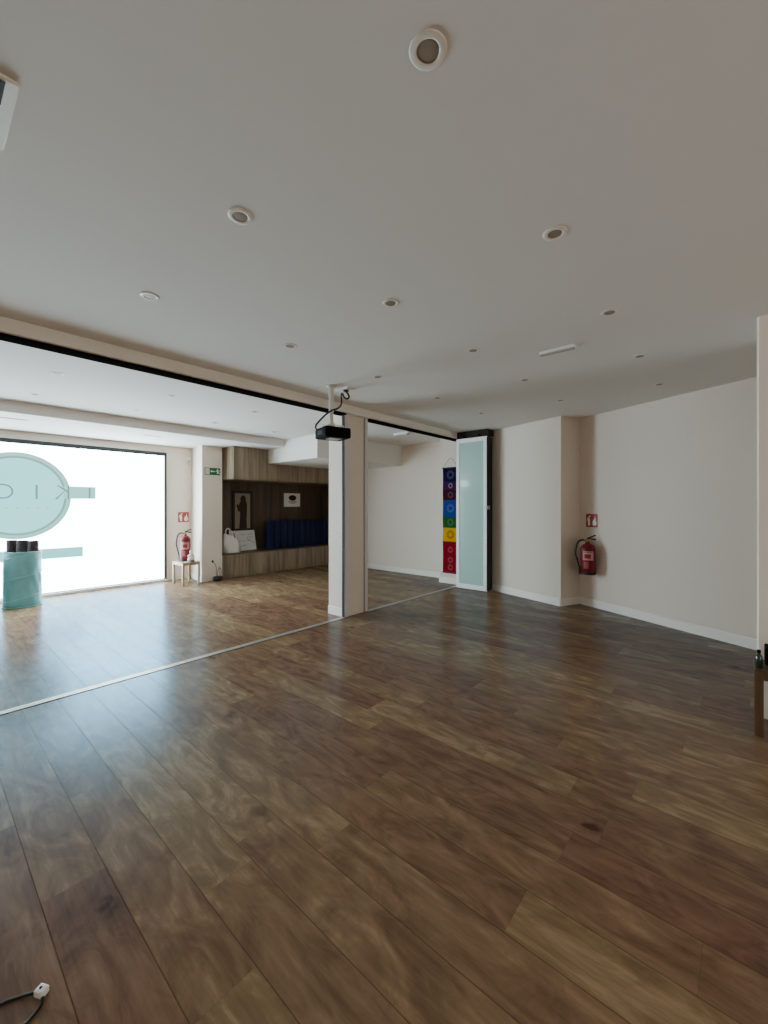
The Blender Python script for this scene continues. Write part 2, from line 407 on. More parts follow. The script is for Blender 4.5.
# round shop emblem stuck on the glass, seen from behind
RC, RZ = 1.005, 1.520
E_disc = emit_mat('pale_teal_film', (0.34, 0.90, 0.90), 1.15, 0.06, 1.5)  # films glow in place of daylight passing through them
E_ring = emit_mat('grey_green_film', (0.34, 0.74, 0.64), 1.05, 0.08, 3)
E_ring2 = emit_mat('deeper_grey_green_film', (0.22, 0.46, 0.42), 1.0, 0.1, 3)
E_let = emit_mat('lettering_film', (0.15, 0.36, 0.38), 1.0)
E_band = emit_mat('band_film', (0.36, 0.80, 0.74), 1.05, 0.05, 3)
E_strip = emit_mat('teal_strip_film', (0.28, 0.80, 0.82), 1.1, 0.05, 2)
def annulus(mb, r0, r1, y, t=0.002, n=96, a0=0, a1=2*PI):
    for i in range(n):
        A, B = a0+(a1-a0)*i/n, a0+(a1-a0)*(i+1)/n
        P = lambda r, a: (r*math.cos(a), r*math.sin(a))
        q = [P(r0, A), P(r1, A), P(r1, B), P(r0, B)] if r0 > 0 else [(0, 0), P(r1, A), P(r1, B)]
        mb.extrude_poly(q, (RC, y, RZ), (1, 0, 0), (0, 0, 1), (0, -1, 0), t)
t = thing('window_emblem', 'round pale teal emblem film with mirrored letters stuck on the frosted shop window', 'window sticker', (RC, 7.96, RZ-0.64))
m = MB(); m.extrude_poly([(0.60*math.cos(2*PI*i/96), 0.60*math.sin(2*PI*i/96)) for i in range(96)], (RC, 7.960, RZ), (1, 0, 0), (0, 0, 1), (0, -1, 0), 0.002)
m.build('disc', E_disc, t)
m = MB(); annulus(m, 0.575, 0.635, 7.957); m.build('outer_ring', E_ring, t)
m = MB(); annulus(m, 0.548, 0.577, 7.9565); m.build('inner_ring', E_ring2, t)
m = MB(); m.box(1.545, 1.963, 7.952, 7.954, 1.484, 1.678); m.build('name_band', E_band, t)
m = MB()
def ring_letter(cx, cz, rx, rz, th):
    n = 40
    for i in range(n):
        A, B = 2*PI*i/n, 2*PI*(i+1)/n
        m.extrude_poly([((rx-th)*math.cos(A), (rz-th)*math.sin(A)), (rx*math.cos(A), rz*math.sin(A)), (rx*math.cos(B), rz*math.sin(B)), ((rx-th)*math.cos(B), (rz-th)*math.sin(B))], (cx, 7.951, cz), (1, 0, 0), (0, 0, 1), (0, -1, 0), 0.002)
ring_letter(0.845, 1.58, 0.115, 0.108, 0.022); m.build('letter_o', E_let, t)
m = MB(); m.box(1.206, 1.232, 7.949, 7.951, 1.474, 1.686); m.build('letter_i', E_let, t)
m = MB()
m.box(1.592, 1.616, 7.949, 7.951, 1.474, 1.686)
m.extrude_poly([(1.596, 1.575), (1.596, 1.608), (1.488, 1.686), (1.455, 1.686)], (0, 7.951, 0), (1, 0, 0), (0, 0, 1), (0, -1, 0), 0.002)
m.extrude_poly([(1.560, 1.603), (1.538, 1.592), (1.430, 1.474), (1.463, 1.474)], (0, 7.9505, 0), (1, 0, 0), (0, 0, 1), (0, -1, 0), 0.002)
m.build('letter_k', E_let, t)
m = MB(); m.box(1.868, 1.893, 7.949, 7.951, 1.488, 1.672); m.build('letter_i', E_let, t)
m = MB()
for k in range(5):
    x = 0.87+0.115*k; m = MB(); m.box(x, x+0.035, 7.949, 7.951, 1.332, 1.352); m.build('small_letter', E_ring, t)
m = MB(); m.box(0.22, 1.794, 7.957, 7.959, 0.567, 0.722)
tag(m.build('window_strip', E_strip), 'teal film strip across the shop window below the round emblem', 'window sticker')

# ------------------------------------------------------------------ joinery of the far room
cab = thing('wall_cabinet', 'grey oak cladded wall cabinet hung high above the dark niche', 'cabinet', (5.24, 7.0, 1.862))
m = MB(); m.box(3.848, 6.62, 7.018, 7.80, 1.866, 2.466); m.build('carcass', M['oak'], cab)
m = MB(); m.box(3.848, 6.62, 6.996, 7.02, 1.862, 1.888, 0.002); m.build('bottom_rail', M['oak'], cab)
edges = [3.848, 4.42, 4.97, 5.52, 6.07, 6.62]
for a, b in zip(edges, edges[1:]):
    m = MB(); m.box(a+0.001, b-0.001, 7.0, 7.018, 1.89, 2.464 if a < 4.4 else 2.464, 0.0015); m.build('door', M['oak'], cab)
bench = thing('storage_bench', 'long low grey oak storage bench running along the back niche', 'bench', (5.24, 7.36, 0))
m = MB(); m.box(3.803, 6.618, 7.352, 7.798, 0.0, 0.44); m.build('carcass', M['oak'], bench)
m = MB(); m.box(3.803, 6.618, 7.328, 7.798, 0.44, 0.462, 0.003); m.build('bench_top', M['oaktop'], bench)
edges[0] = 3.803
for a, b in zip(edges, edges[1:]):
    m = MB(); m.box(a+0.001, b-0.001, 7.334, 7.352, 0.03, 0.438, 0.0015); m.build('front_panel', M['oak'], bench)
BT = 0.462
# framed picture
t = thing('framed_picture', 'tall dark framed picture of a standing robed brown figure above the bench', 'picture', (4.475, 7.79, 0.86))
X0, X1, Z0, Z1 = 4.25, 4.70, 0.86, 1.68
m = MB(); m.box(X0, X0+0.05, 7.765, 7.80, Z0, Z1, .004); m.box(X1-0.05, X1, 7.765, 7.80, Z0, Z1, .004); m.box(X0+.03, X1-.03, 7.765, 7.80, Z1-0.05, Z1, .004); m.box(X0+.03, X1-.03, 7.765, 7.80, Z0, Z0+0.05, .004)
m.build('picture_frame', M['frame_dark'], t)
m = MB(); m.box(X0+0.04, X1-0.04, 7.780, 7.799, Z0+0.04, Z1-0.04); m.build('picture_sheet', M['parch'], t)
m = MB()
fig = [(-.075, .0), (.095, .0), (.09, .18), (.10, .40), (.098, .50), (.075, .56), (.07, .63), (.045, .67), (.0, .68), (-.035, .655), (-.05, .60), (-.045, .56), (-.06, .53), (-.085, .47), (-.115, .50), (-.135, .48), (-.115, .42), (-.095, .34), (-.06, .36), (-.055, .28), (-.065, .12)]
m.extrude_poly(fig, (4.475, 7.7795, 0.91), (1, 0, 0), (0, 0, 1), (0, -1, 0), 0.0015)
m.build('figure_print', M['brownfig'], t)
# small white emblem plate
t = thing('emblem_plate', 'small white plate with a dark oval emblem above the rolled mats', 'sign', (5.717, 7.79, 1.35))
m = MB(); m.box(5.500, 5.935, 7.780, 7.803, 1.352, 1.662, .003); m.build('plate', M['signwhite'], t)
m = MB(); m.extrude_poly([(0.105*math.cos(2*PI*i/32), 0.062*math.sin(2*PI*i/32)) for i in range(32)], (5.722, 7.780, 1.555), (1, 0, 0), (0, 0, 1), (0, -1, 0), 0.0015); m.build('oval_emblem', M['brownfig'], t)
m = MB()
for k, (wd, z) in enumerate(((0.20, 1.475), (0.24, 1.452), (0.14, 1.425))):
    m.box(5.722-wd/2, 5.722+wd/2, 7.778, 7.7805, z, z+0.012)
m.build('emblem_lines', M['script'], t)

# rolled mats standing on the bench
def spiral_roll(cx, cy, z0, r, hgt, turns=5):
    m = MB(); prof = []
    pts = []
    m.lathe([(0, 0), (r*0.97, 0), (r, 0.006), (r, hgt-0.006), (r*0.97, hgt), (0, hgt-0.004)], (cx, cy, z0), 28)
    return m
def roll_spiral(cx, cy, z, r, mat_, parent, turns=5, th=0.003):
    m = MB(); pts = []
    for i in range(turns*14+1):
        a = 2*PI*i/14; rr = 0.012+(r-0.016)*i/(turns*14)
        pts.append((cx+rr*math.cos(a), cy+rr*math.sin(a), z))
    m.tube(pts, th, 5, 1); return m.build('roll_edge', mat_, parent)
order = ['first', 'second', 'third', 'fourth', 'fifth', 'sixth', 'seventh', 'eighth', 'ninth', 'tenth']
mr = 0.0825
t0 = None
for k in range(10):
    x, yy = 4.982+0.1665*k, 7.575+0.004*((k*7) % 3-1)
    lab = 'navy blue rolled mat standing on the oak bench, %s from the framed picture' % order[k]
    if t0 is None:
        t0 = thing('rolled_mat', lab, 'exercise mat', (x, yy, BT), 'navy rolled mats standing on the bench')
        spiral_roll(x, yy, BT, mr, 0.592).build('mat_body', M['navy'], t0)
        roll_spiral(x, yy, BT+0.592, mr, M['navycore'], t0)
        m = MB(); a = 0.35
        m.box(x+mr*math.cos(-PI*0.62)-0.004, x+mr*math.cos(-PI*0.62)+0.010, yy-mr*0.955-0.003, yy-mr*0.955+0.012, BT+0.003, BT+0.589, 0.002)
        m.build('mat_flap', M['navycore'], t0)
    else:
        dup(t0, (x, yy, BT), lab)
# canvas bag
t = thing('tote_bag', 'slouchy white canvas tote bag with dark handle on the bench beside the column', 'bag', (4.07, 7.50, BT))
m = MB(); rings = []
n = 36; lv = 12
for j in range(lv+1):
    v = j/lv; z = BT+0.002+0.36*v
    rx = (0.155+0.03*math.sin(PI*min(1, v*1.3)))*(1-0.30*v**2.2); ry = (0.115)*(1-0.72*v**1.6)+0.012
    ring = []
    for i in range(n):
        a = 2*PI*i/n; c, s_ = math.cos(a), math.sin(a)
        k = 1+0.045*math.sin(3*a+5*v)+0.03*math.sin(7*a-9*v)
        px = 4.085+math.copysign(abs(c)**0.7, c)*rx*k-0.05*v; py = 7.50+math.copysign(abs(s_)**0.8, s_)*ry*k
        ring.append(m.bm.verts.new((px, py, z+0.018*math.sin(2*a+1)*v)))
    rings.append(ring)
for A, B in zip(rings, rings[1:]):
    for i in range(n):
        f = m.bm.faces.new([A[i], A[(i+1) % n], B[(i+1) % n], B[i]]); f.smooth = True
m.bm.faces.new(rings[0][::-1]); m.bm.faces.new(rings[-1])
m.build('bag_body', M['canvas'], t)
m = MB(); m.tube([(3.955, 7.475, BT+0.33), (3.945, 7.47, BT+0.43), (3.99, 7.47, BT+0.475), (4.05, 7.475, BT+0.42), (4.075, 7.48, BT+0.32)], 0.011, 8)
m.build('handle', M['canvas'], t)
m = MB(); m.ball((3.985, 7.50, BT+0.385), 0.05, 0.9, 0.6, 1.0); m.build('dark_contents', M['rubber'], t)
m = MB(); m.tube([(4.105, 7.468, BT+0.38), (4.11, 7.45, BT+0.34), (4.112, 7.43, BT+0.29)], 0.008, 8); m.build('strap', M['rubber'], t)
# leaning white board
lean = 0.10
t = thing('leaning_board', 'white board with faint grey handwriting leaning against the niche back on the bench', 'board', (4.45, 7.64, BT))
ang = math.atan2(lean, 0.40)
U = Vector((1, 0, 0)); V = Vector((0, math.sin(ang), math.cos(ang))); Nn = U.cross(V)
m = MB(); m.extrude_poly([(0, 0), (0.62, 0), (0.62, 0.415), (0, 0.415)], (4.105, 7.655, BT+0.003), U, V, -Nn, 0.016); m.build('board', M['boardwhite'], t)
m = MB()
random.seed(3)
for k, (v, a, b) in enumerate(((0.33, 0.30, 0.40), (0.335, 0.44, 0.58), (0.27, 0.42, 0.56), (0.20, 0.22, 0.40), (0.205, 0.43, 0.50), (0.10, 0.30, 0.40))):
    o_ = Vector((4.105, 7.655, BT+0.003))+Nn*0.0015
    pts = []
    q = 8
    for i in range(q+1):
        u = a+(b-a)*i/q; pts.append(o_+U*u+V*(v+0.02*math.sin(i*1.9+k)))
    m.tube(pts, 0.0028, 5, 3)
m.tube([Vector((4.105, 7.655, BT+0.003))+Nn*0.0015+U*u+V*v for u, v in ((0.42, 0.24), (0.48, 0.215), (0.54, 0.17), (0.60, 0.145))], 0.0035, 5, 4)
m.build('handwriting', M['script'], t)

# exit sign on column
t = thing('exit_sign', 'green exit sign with white arrow and running man on the column', 'sign', (3.62, 7.33, 1.945))
m = MB(); m.box(3.468, 3.760, 7.322, 7.330, 1.938, 2.068, .002); m.build('sign_plate', M['green'], t)
m = MB(); m.box(3.477, 3.556, 7.3205, 7.3225, 1.948, 2.058); m.build('pale_field', M['photolum'], t)
m = MB()
O = (0, 7.3225, 0); A_ = ((1, 0, 0), (0, 0, 1), (0, -1, 0))
m.extrude_poly([(3.572, 2.0025), (3.600, 2.025), (3.600, 2.011), (3.655, 2.011), (3.655, 1.994), (3.600, 1.994), (3.600, 1.980)], O, *A_, 0.002); m.build('arrow', M['signwhite'], t)
m = MB()
m.extrude_poly([(3.706+0.010*math.cos(2*PI*i/14), 2.041+0.010*math.sin(2*PI*i/14)) for i in range(14)], O, *A_, 0.002)
m.extrude_poly([(3.694, 2.028), (3.722, 2.028), (3.728, 1.994), (3.706, 1.990)], O, *A_, 0.002)
m.extrude_poly([(3.698, 2.026), (3.676, 2.012), (3.670, 1.996), (3.680, 1.993), (3.686, 2.006), (3.704, 2.014)], O, *A_, 0.002)
m.extrude_poly([(3.718, 2.026), (3.742, 2.012), (3.752, 2.024), (3.745, 2.030), (3.738, 2.024)], O, *A_, 0.002)
m.extrude_poly([(3.708, 1.994), (3.692, 1.978), (3.700, 1.956), (3.710, 1.960), (3.706, 1.977), (3.722, 1.990)], O, *A_, 0.002)
m.extrude_poly([(3.716, 1.996), (3.740, 1.980), (3.758, 1.966), (3.750, 1.958), (3.728, 1.970), (3.712, 1.986)], O, *A_, 0.002)
m.build('running_man', M['signwhite'], t)
# movement detector
t = thing('motion_detector', 'small white motion detector high on the wall beside the shop window', 'detector', (3.437, 7.95, 2.19))
m = MB(); m.box(3.405, 3.470, 7.905, 7.96, 2.175, 2.29, 0.012); m.build('housing', M['white'], t)
m = MB(); m.box(3.415, 3.46, 7.900, 7.91, 2.19, 2.23, 0.004); m.build('sensor_lens', M['lens'], t)

# ------------------------------------------------------------------ fire extinguishers and signs
def extinguisher(c, hose_dir, out_dir, label, rad=0.092, hgt=0.41, wall=None):
    """c base centre; hose_dir / out_dir unit vectors in plan"""
    cx, cy, cz = c; hd = Vector((hose_dir[0], hose_dir[1], 0)); od = Vector((out_dir[0], out_dir[1], 0)); C0 = Vector(c); Z = Vector((0, 0, 1))
    t = thing('fire_extinguisher', label, 'fire extinguisher', c)
    m = MB(); r = rad
    m.lathe([(0, 0.004), (r*0.9, 0.0), (r, 0.012), (r, hgt*0.80), (r*0.97, hgt*0.86), (r*0.82, hgt*0.93), (r*0.52, hgt*0.985), (r*0.30, hgt), (r*0.28, hgt+0.02), (0, hgt+0.02)], c, 36)
    m.build('cylinder', M['red'], t)
    m = MB(); m.lathe([(r*1.012, 0.0), (r*1.02, 0.002), (r*1.02, 0.035), (r*1.005, 0.037)], c, 36); m.build('base_band', M['rubber'], t)
    m = MB(); m.cyl(C0+Z*(hgt+0.012), C0+Z*(hgt+0.055), 0.020, 0.017); m.obox(C0+Z*(hgt+0.04)+hd*0.02, (0.05, 0.026, 0.026), Matrix.Rotation(math.atan2(hd.y, hd.x), 3, 'Z'), 0.004); m.build('valve', M['brass'], t)
    m = MB(); a = math.atan2(-hd.y, -hd.x); Rz = Matrix.Rotation(a, 3, 'Z')
    m.obox(C0+Z*(hgt+0.062)-hd*0.045, (0.115, 0.026, 0.018), Rz @ Matrix.Rotation(0.12, 3, 'Y'), 0.003)
    m.obox(C0+Z*(hgt+0.090)-hd*0.045, (0.115, 0.026, 0.016), Rz @ Matrix.Rotation(-0.42, 3, 'Y'), 0.003)
    m.build('lever', M['rubber'], t)
    m = MB(); P = [C0+Z*(hgt+0.04)+hd*0.035, C0+Z*(hgt+0.045)+hd*0.075, C0+Z*(hgt+0.005)+hd*0.125, C0+Z*(hgt*0.68)+hd*0.150, C0+Z*(hgt*0.42)+hd*0.125, C0+Z*(hgt*0.18)+hd*0.098]
    m.tube(P, 0.0115, 10, 8); m.build('hose', M['rubber'], t)
    m = MB(); m.cyl(P[-1]+Z*0.004, P[-1]-Z*0.075-hd*0.006, 0.014, 0.018); m.build('nozzle', M['rubber'], t)
    # paper label wrapped on the body
    def patch(name, a0, a1, z0, z1, mt, rr):
        m = MB(); n = 10; oa = math.atan2(od.y, od.x); vs = []
        for i in range(n+1):
            q = oa+a0+(a1-a0)*i/n
            vs.append((m.bm.verts.new((cx+rr*math.cos(q), cy+rr*math.sin(q), cz+z0)), m.bm.verts.new((cx+rr*math.cos(q), cy+rr*math.sin(q), cz+z1))))
        for (a, b), (c2, d) in zip(vs, vs[1:]):
            f = m.bm.faces.new([a, c2, d, b]); f.smooth = True
        return m.build(name, mt, t)
    patch('label', -0.75, 0.75, hgt*0.47, hgt*0.76, M['label'], r*1.008)
    patch('label_print', -0.5, 0.35, hgt*0.53, hgt*0.67, M['redsign'], r*1.014)
    patch('label_print', -0.65, 0.65, hgt*0.715, hgt*0.735, M['redsign'], r*1.014)
    patch('lower_label', -0.6, 0.05, hgt*0.20, hgt*0.42, mat('pinkish_label', srgb(160, 84, 84), 0.5), r*1.008)
    if wall is not None:
        m = MB(); q = C0+Z*(hgt*0.9)-od*(r*0.9); m.obox(q, (0.05, 0.03, 0.14), Matrix.Rotation(math.atan2(od.y, od.x)+PI/2, 3, 'Z'), 0.003)
        m.build('wall_bracket', M['rubber'], t)
    return t
def ext_sign(o, U, N, w_, h_, label):
    """sign plate with lower-left corner o, horizontal axis U, normal N"""
    U, N, V = Vector(U), Vector(N), Vector((0, 0, 1)); o = Vector(o)
    t = thing('extinguisher_sign', label, 'sign', tuple(o+U*w_/2))
    m = MB(); m.extrude_poly([(0, 0), (w_, 0), (w_, h_), (0, h_)], o, U, V, N, 0.004); m.build('sign_plate', M['redsign'], t)
    f = o+N*0.004
    m = MB()  # little extinguisher pictogram
    s = h_
    m.extrude_poly([(w_*.17, s*.12), (w_*.36, s*.12), (w_*.36, s*.60), (w_*.31, s*.68), (w_*.22, s*.68), (w_*.17, s*.60)], f, U, V, N, 0.0015)
    m.extrude_poly([(w_*.22, s*.71), (w_*.31, s*.71), (w_*.31, s*.76), (w_*.42, s*.84), (w_*.40, s*.89), (w_*.22, s*.80)], f, U, V, N, 0.0015)
    m.extrude_poly([(w_*.21, s*.76), (w_*.13, s*.70), (w_*.09, s*.45), (w_*.12, s*.45), (w_*.155, s*.66), (w_*.21, s*.71)], f, U, V, N, 0.0015)
    m.build('extinguisher_pictogram', M['signwhite'], t)
    m = MB()
    fl = [(.62, .12), (.86, .12), (.92, .28), (.88, .48), (.83, .40), (.84, .62), (.76, .86), (.74, .62), (.66, .50), (.64, .60), (.58, .40), (.57, .24)]
    m.extrude_poly([(w_*a, s*b) for a, b in fl], f, U, V, N, 0.0015)
    m.build('flame_pictogram', M['signwhite'], t)
    return t
# right wall: point = A + S*(B-A)
A, B = Vector((6.172, 1.735)), Vector((5.287, -0.093))
dirw = (B-A).normalized(); nrm = Vector((dirw.y, -dirw.x))   # into the room
if nrm.x > 0: nrm = -nrm
pt = A+dirw*0.235+nrm*0.125
extinguisher((pt.x, pt.y, 0.458), (-0.42, 0.90), (-0.90, -0.30), 'red fire extinguisher hanging on the wall of the right corner recess', wall=True)
sg = A+dirw*0.105
ext_sign((sg.x+nrm.x*0.001, sg.y+nrm.y*0.001, 1.082), (dirw.x, dirw.y, 0), (nrm.x, nrm.y, 0), 0.182, 0.180, 'red square extinguisher sign on the wall above the hanging extinguisher')
ext_sign((3.262, 7.959, 1.066), (1, 0, 0), (0, -1, 0), 0.198, 0.190, 'red square extinguisher sign beside the shop window above the small stool')
# stool with extinguisher by the window
def stool(x0, x1, y0, y1, hgt, leg, mt, label, cat='stool'):
    t = thing('wooden_stool', label, cat, ((x0+x1)/2, (y0+y1)/2, 0))
    m = MB(); m.box(x0, x1, y0, y1, hgt-0.022, hgt, 0.003); m.build('seat', mt, t)
    for (a, b) in ((x0+.002, y0+.002), (x1-leg-.002, y0+.002), (x0+.002, y1-leg-.002), (x1-leg-.002, y1-leg-.002)):
        m = MB(); m.box(a, a+leg, b, b+leg, 0, hgt-0.022, 0.002); m.build('leg', mt, t)
    m = MB()
    for (a, b, c_, d) in ((x0+leg, x1-leg, y0+.006, y0+.022), (x0+leg, x1-leg, y1-.022, y1-.006), (x0+.006, x0+.022, y0+leg, y1-leg), (x1-.022, x1-.006, y0+leg, y1-leg)):
        m.box(a, b, c_, d, hgt-0.052, hgt-0.022)
    m.build('apron', mt, t)
    return t
stool(3.03, 3.335, 7.21, 7.63, 0.395, 0.034, M['birch'], 'small light wooden stool holding an extinguisher beside the shop window')
extinguisher((3.19, 7.475, 0.395), (-0.78, 0.62), (-0.40, -0.91), 'red fire extinguisher standing on the small stool by the shop window', rad=0.090, hgt=0.45)
# white figurine on the stool
t = thing('figurine', 'small white seated figurine on the stool in front of the extinguisher', 'figurine', (3.205, 7.285, 0.395))
fx, fy, fz = 3.205, 7.285, 0.395
m = MB(); m.lathe([(0, 0), (0.060, 0), (0.064, 0.010), (0.056, 0.028), (0.05, 0.03), (0, 0.03)], (fx, fy, fz), 24); m.build('pedestal', M['stonegrey'], t)
m = MB()
m.lathe([(0, 0.028), (0.048, 0.030), (0.057, 0.045), (0.052, 0.062), (0.036, 0.080), (0.034, 0.105), (0.038, 0.122), (0.028, 0.134), (0.013, 0.140), (0.012, 0.146), (0.022, 0.156), (0.025, 0.172), (0.020, 0.188), (0.010, 0.196), (0.008, 0.206), (0, 0.210)], (fx, fy, fz), 24, sx=1.0, sy=0.85)
m.build('seated_body', M['statue'], t)
for s_ in (-1, 1):
    m = MB(); m.tube([(fx+s_*0.036, fy, fz+0.122), (fx+s_*0.050, fy-0.010, fz+0.095), (fx+s_*0.038, fy-0.036, fz+0.072), (fx+s_*0.006, fy-0.046, fz+0.070)], 0.011, 8); m.build('arm', M['statue'], t)
# dark pot with curved stems
t = thing('twig_pot', 'small dark pot with thin curved stems on the floor against the column', 'ornament', (3.675, 7.245, 0))
px, py = 3.675, 7.245
m = MB(); m.lathe([(0, 0), (0.062, 0), (0.078, 0.02), (0.082, 0.05), (0.076, 0.078), (0.068, 0.082), (0.064, 0.070), (0, 0.066)], (px, py, 0), 28, sx=1.15, sy=0.8); m.build('pot', M['pot'], t)
for pts, r in (([(px-.02, py, .06), (px-.035, py-.005, .15), (px-.03, py, .24), (px-.055, py, .31), (px-.095, py, .36)], .0055),
               ([(px+.01, py, .06), (px-.012, py, .13), (px+.0, py-.01, .20), (px+.03, py, .235), (px+.055, py, .21), (px+.06, py, .14), (px+.05, py, .06)], .006),
               ([(px+.03, py, .06), (px+.035, py, .14), (px+.025, py, .21), (px+.02, py, .27)], .004)):
    m = MB(); m.tube(pts, r, 7); m.build('stem', M['twig'], t)
m = MB(); m.ball((px-.098, py, .366), 0.019, 1, 1, 1.2, 14); m.build('bud', M['pot'], t)

# ------------------------------------------------------------------ teal hampers
def hamper(cx, cy, r, hgt, label):
    t = thing('pop_up_hamper', label, 'hamper', (cx, cy, 0))
    m = MB(); n = 64; lv = 20; rings = []
    for j in range(lv+1):
        v = j/lv; ring = []
        for i in range(n):
            a = 2*PI*i/n
            k = 1-0.025*math.sin(PI*v)+0.020*math.sin(5*a+9*v)*math.sin(PI*v)-0.055*(abs(math.sin(3.5*a-4.5*v+0.8*math.sin(5*v+a)))**0.5-0.7)*math.sin(PI*v)+0.022*math.sin(11*a+13*v)*math.sin(PI*v)**2
            ring.append(m.bm.verts.new((cx+r*k*math.cos(a), cy+r*k*math.sin(a), 0.008+(hgt-0.008)*v)))
        rings.append(ring)
    for P, Q in zip(rings, rings[1:]):
        for i in range(n):
            f = m.bm.faces.new([P[i], P[(i+1) % n], Q[(i+1) % n], Q[i]]); f.smooth = True
    m.bm.faces.new(rings[0][::-1])
    m.build('fabric_wall', M['teal'], t)
    for z, e in ((0.008, 1.03), (hgt, 1.005)):
        m = MB(); m.tube([(cx+r*e*math.cos(2*PI*i/40), cy+r*e*math.sin(2*PI*i/40), z) for i in range(41)], 0.006, 8, 1); m.build('wire_rim', M['tealrim'], t)
    m = MB(); m.tube([(cx+r*1.0*math.cos(2*PI*i/40+2.2), cy+r*1.0*math.sin(2*PI*i/40+2.2), 0.02+(hgt-.03)*i/100) for i in range(101)], 0.0045, 6, 1); m.build('wire_spiral', M['tealrim'], t)
    return t
hamper(1.0, 7.50, 0.207, 0.745, 'teal pop up fabric hamper holding dark rolls in front of the shop window')
hamper(0.54, 7.555, 0.19, 0.70, 'empty teal hamper cut by the left edge of the photo')
ray = Vector((0.4, 0.2)) 
for k, (ox, oy, r) in enumerate(((-0.100, 0.090, 0.058), (0.0, 0.0, 0.066), (0.100, -0.090, 0.060))):
    x, y = 1.0+ox, 7.50+oy
    lab = 'dark brown foam roll standing in the teal hamper, %s of the three' % ('leftmost', 'middle', 'rightmost')[k]
    t = thing('foam_roll', lab, 'foam roll', (x, y, 0.01), 'foam rolls in the teal hamper')
    spiral_roll(x, y, 0.012, r, 0.886-0.006*k).build('roll_body', M['matbrown'], t)
    roll_spiral(x, y, 0.898-0.006*k, r, M['rubber'], t, 4)

# ------------------------------------------------------------------ ceiling fittings
def downlight(x, y, z, label, group, first=[None]):
    if first[0] is None:
        t = thing('recessed_downlight', label, 'ceiling light', (x, y, z), group)
        m = MB(); m.lathe([(0.040, 0.0005), (0.050, 0.0), (0.0515, -0.0015), (0.0505, -0.0035), (0.046, -0.005), (0.036, -0.006), (0.0315, -0.005), (0.0305, -0.001)], (x, y, z), 40); m.build('trim_ring', M['dl_ring'], t)
        m = MB(); m.lathe([(0.0315, -0.0045), (0.030, -0.0020), (0.028, -0.0018)], (x, y, z), 32); m.build('reflector', M['dl_in'], t)
        m = MB(); m.lathe([(0.0308, -0.0020), (0.024, -0.0032), (0, -0.0040)], (x, y, z), 32); m.build('lens', M['dl_lens'], t)
        first[0] = t; return t
    return dup(first[0], (x, y, z), label, group)
GX = [0.915, 1.905, 2.91, 3.92, 4.955]
nth = ['first', 'second', 'third', 'fourth', 'fifth']
for y, desc in ((2.62, 'the front row beside the partition header'), (1.608, 'the middle front row'), (0.642, 'the front row farthest from the partition')):
    for k, x in enumerate(GX):
        downlight(x, y, H, 'white recessed downlight, %s from camera in %s' % (nth[k], desc), 'front room downlights')
for y, desc in ((4.80, 'row just behind the partition header'), (5.88, 'row beside the dropped soffit')):
    for k, x in enumerate([0.888, 1.90, 2.93, 3.955]):
        downlight(x, y, H, 'far room downlight, %s from the left in the %s' % (nth[k], desc), 'far room downlights')
downlight(6.045, 4.93, H, 'round white downlight seen through the narrow opening beside the emergency light', 'far room downlights')
def emergency(x, y, label, L=0.33, W=0.075, D=0.050):
    t = thing('emergency_light', label, 'emergency light', (x, y, H))
    m = MB(); m.box(x-W/2, x+W/2, y-L/2, y+L/2, H-0.022, H-0.0003, 0.004); m.build('back_plate', M['white'], t)
    m = MB(); m.box(x-W/2+.005, x+W/2-.005, y-L/2+.006, y+L/2-.006, H-D, H-0.02, 0.010, 3); m.build('diffuser', M['lens'], t)
    return t
emergency(3.315, 1.10, 'slim white emergency light on the front room ceiling near the downlights', L=0.27, W=0.05, D=0.032)
emergency(5.40, 4.33, 'white emergency light on the far room ceiling through the narrow opening', L=0.30)
t = thing('ceiling_fixture', 'pale ceiling fixture with dark slot cut by the upper left edge', 'ceiling light', (0.10, 1.76, H))
m = MB(); m.box(0.02, 0.207, 1.585, 1.92, H-0.011, H-.0003, 0.005); m.build('housing', M['dl_ring'], t)
m = MB(); m.box(0.05, 0.176, 1.60, 1.70, H-0.0135, H-0.010); m.build('dark_slot', M['darkalu'], t)
# soffit vents
def vent(x, y, label):
    t = thing('air_vent', label, 'vent', (x, y, 2.465), 'slot vents in the dropped soffit')
    z = 2.465
    m = MB(); L_, W_ = 0.30, 0.085
    m.box(x-L_/2, x+L_/2, y-W_/2, y-W_/2+0.012, z-0.0025, z+.001); m.box(x-L_/2, x+L_/2, y+W_/2-0.012, y+W_/2, z-0.0025, z+.001)
    m.box(x-L_/2, x-L_/2+.012, y-W_/2, y+W_/2, z-0.0025, z+.001); m.box(x+L_/2-.012, x+L_/2, y-W_/2, y+W_/2, z-0.0025, z+.001)
    m.build('frame', M['dl_ring'], t)
    m = MB(); m.box(x-L_/2+.01, x+L_/2-.01, y-W_/2+.01, y+W_/2-.01, z-0.0015, z+.0008); m.build('backing', M['darkalu'], t)
    m = MB()
    for k in range(3): m.box(x-L_/2+.01, x+L_/2-.01, y-0.022+0.018*k, y-0.016+0.018*k, z-0.0022, z-0.001)
    m.build('slats', mat('vent_slat', srgb(110, 112, 110), 0.7), t)
vent(2.465, 6.965, 'slot air vent in the dropped soffit above the right part of the shop window')
vent(0.83, 6.90, 'slot air vent in the dropped soffit above the round window emblem')

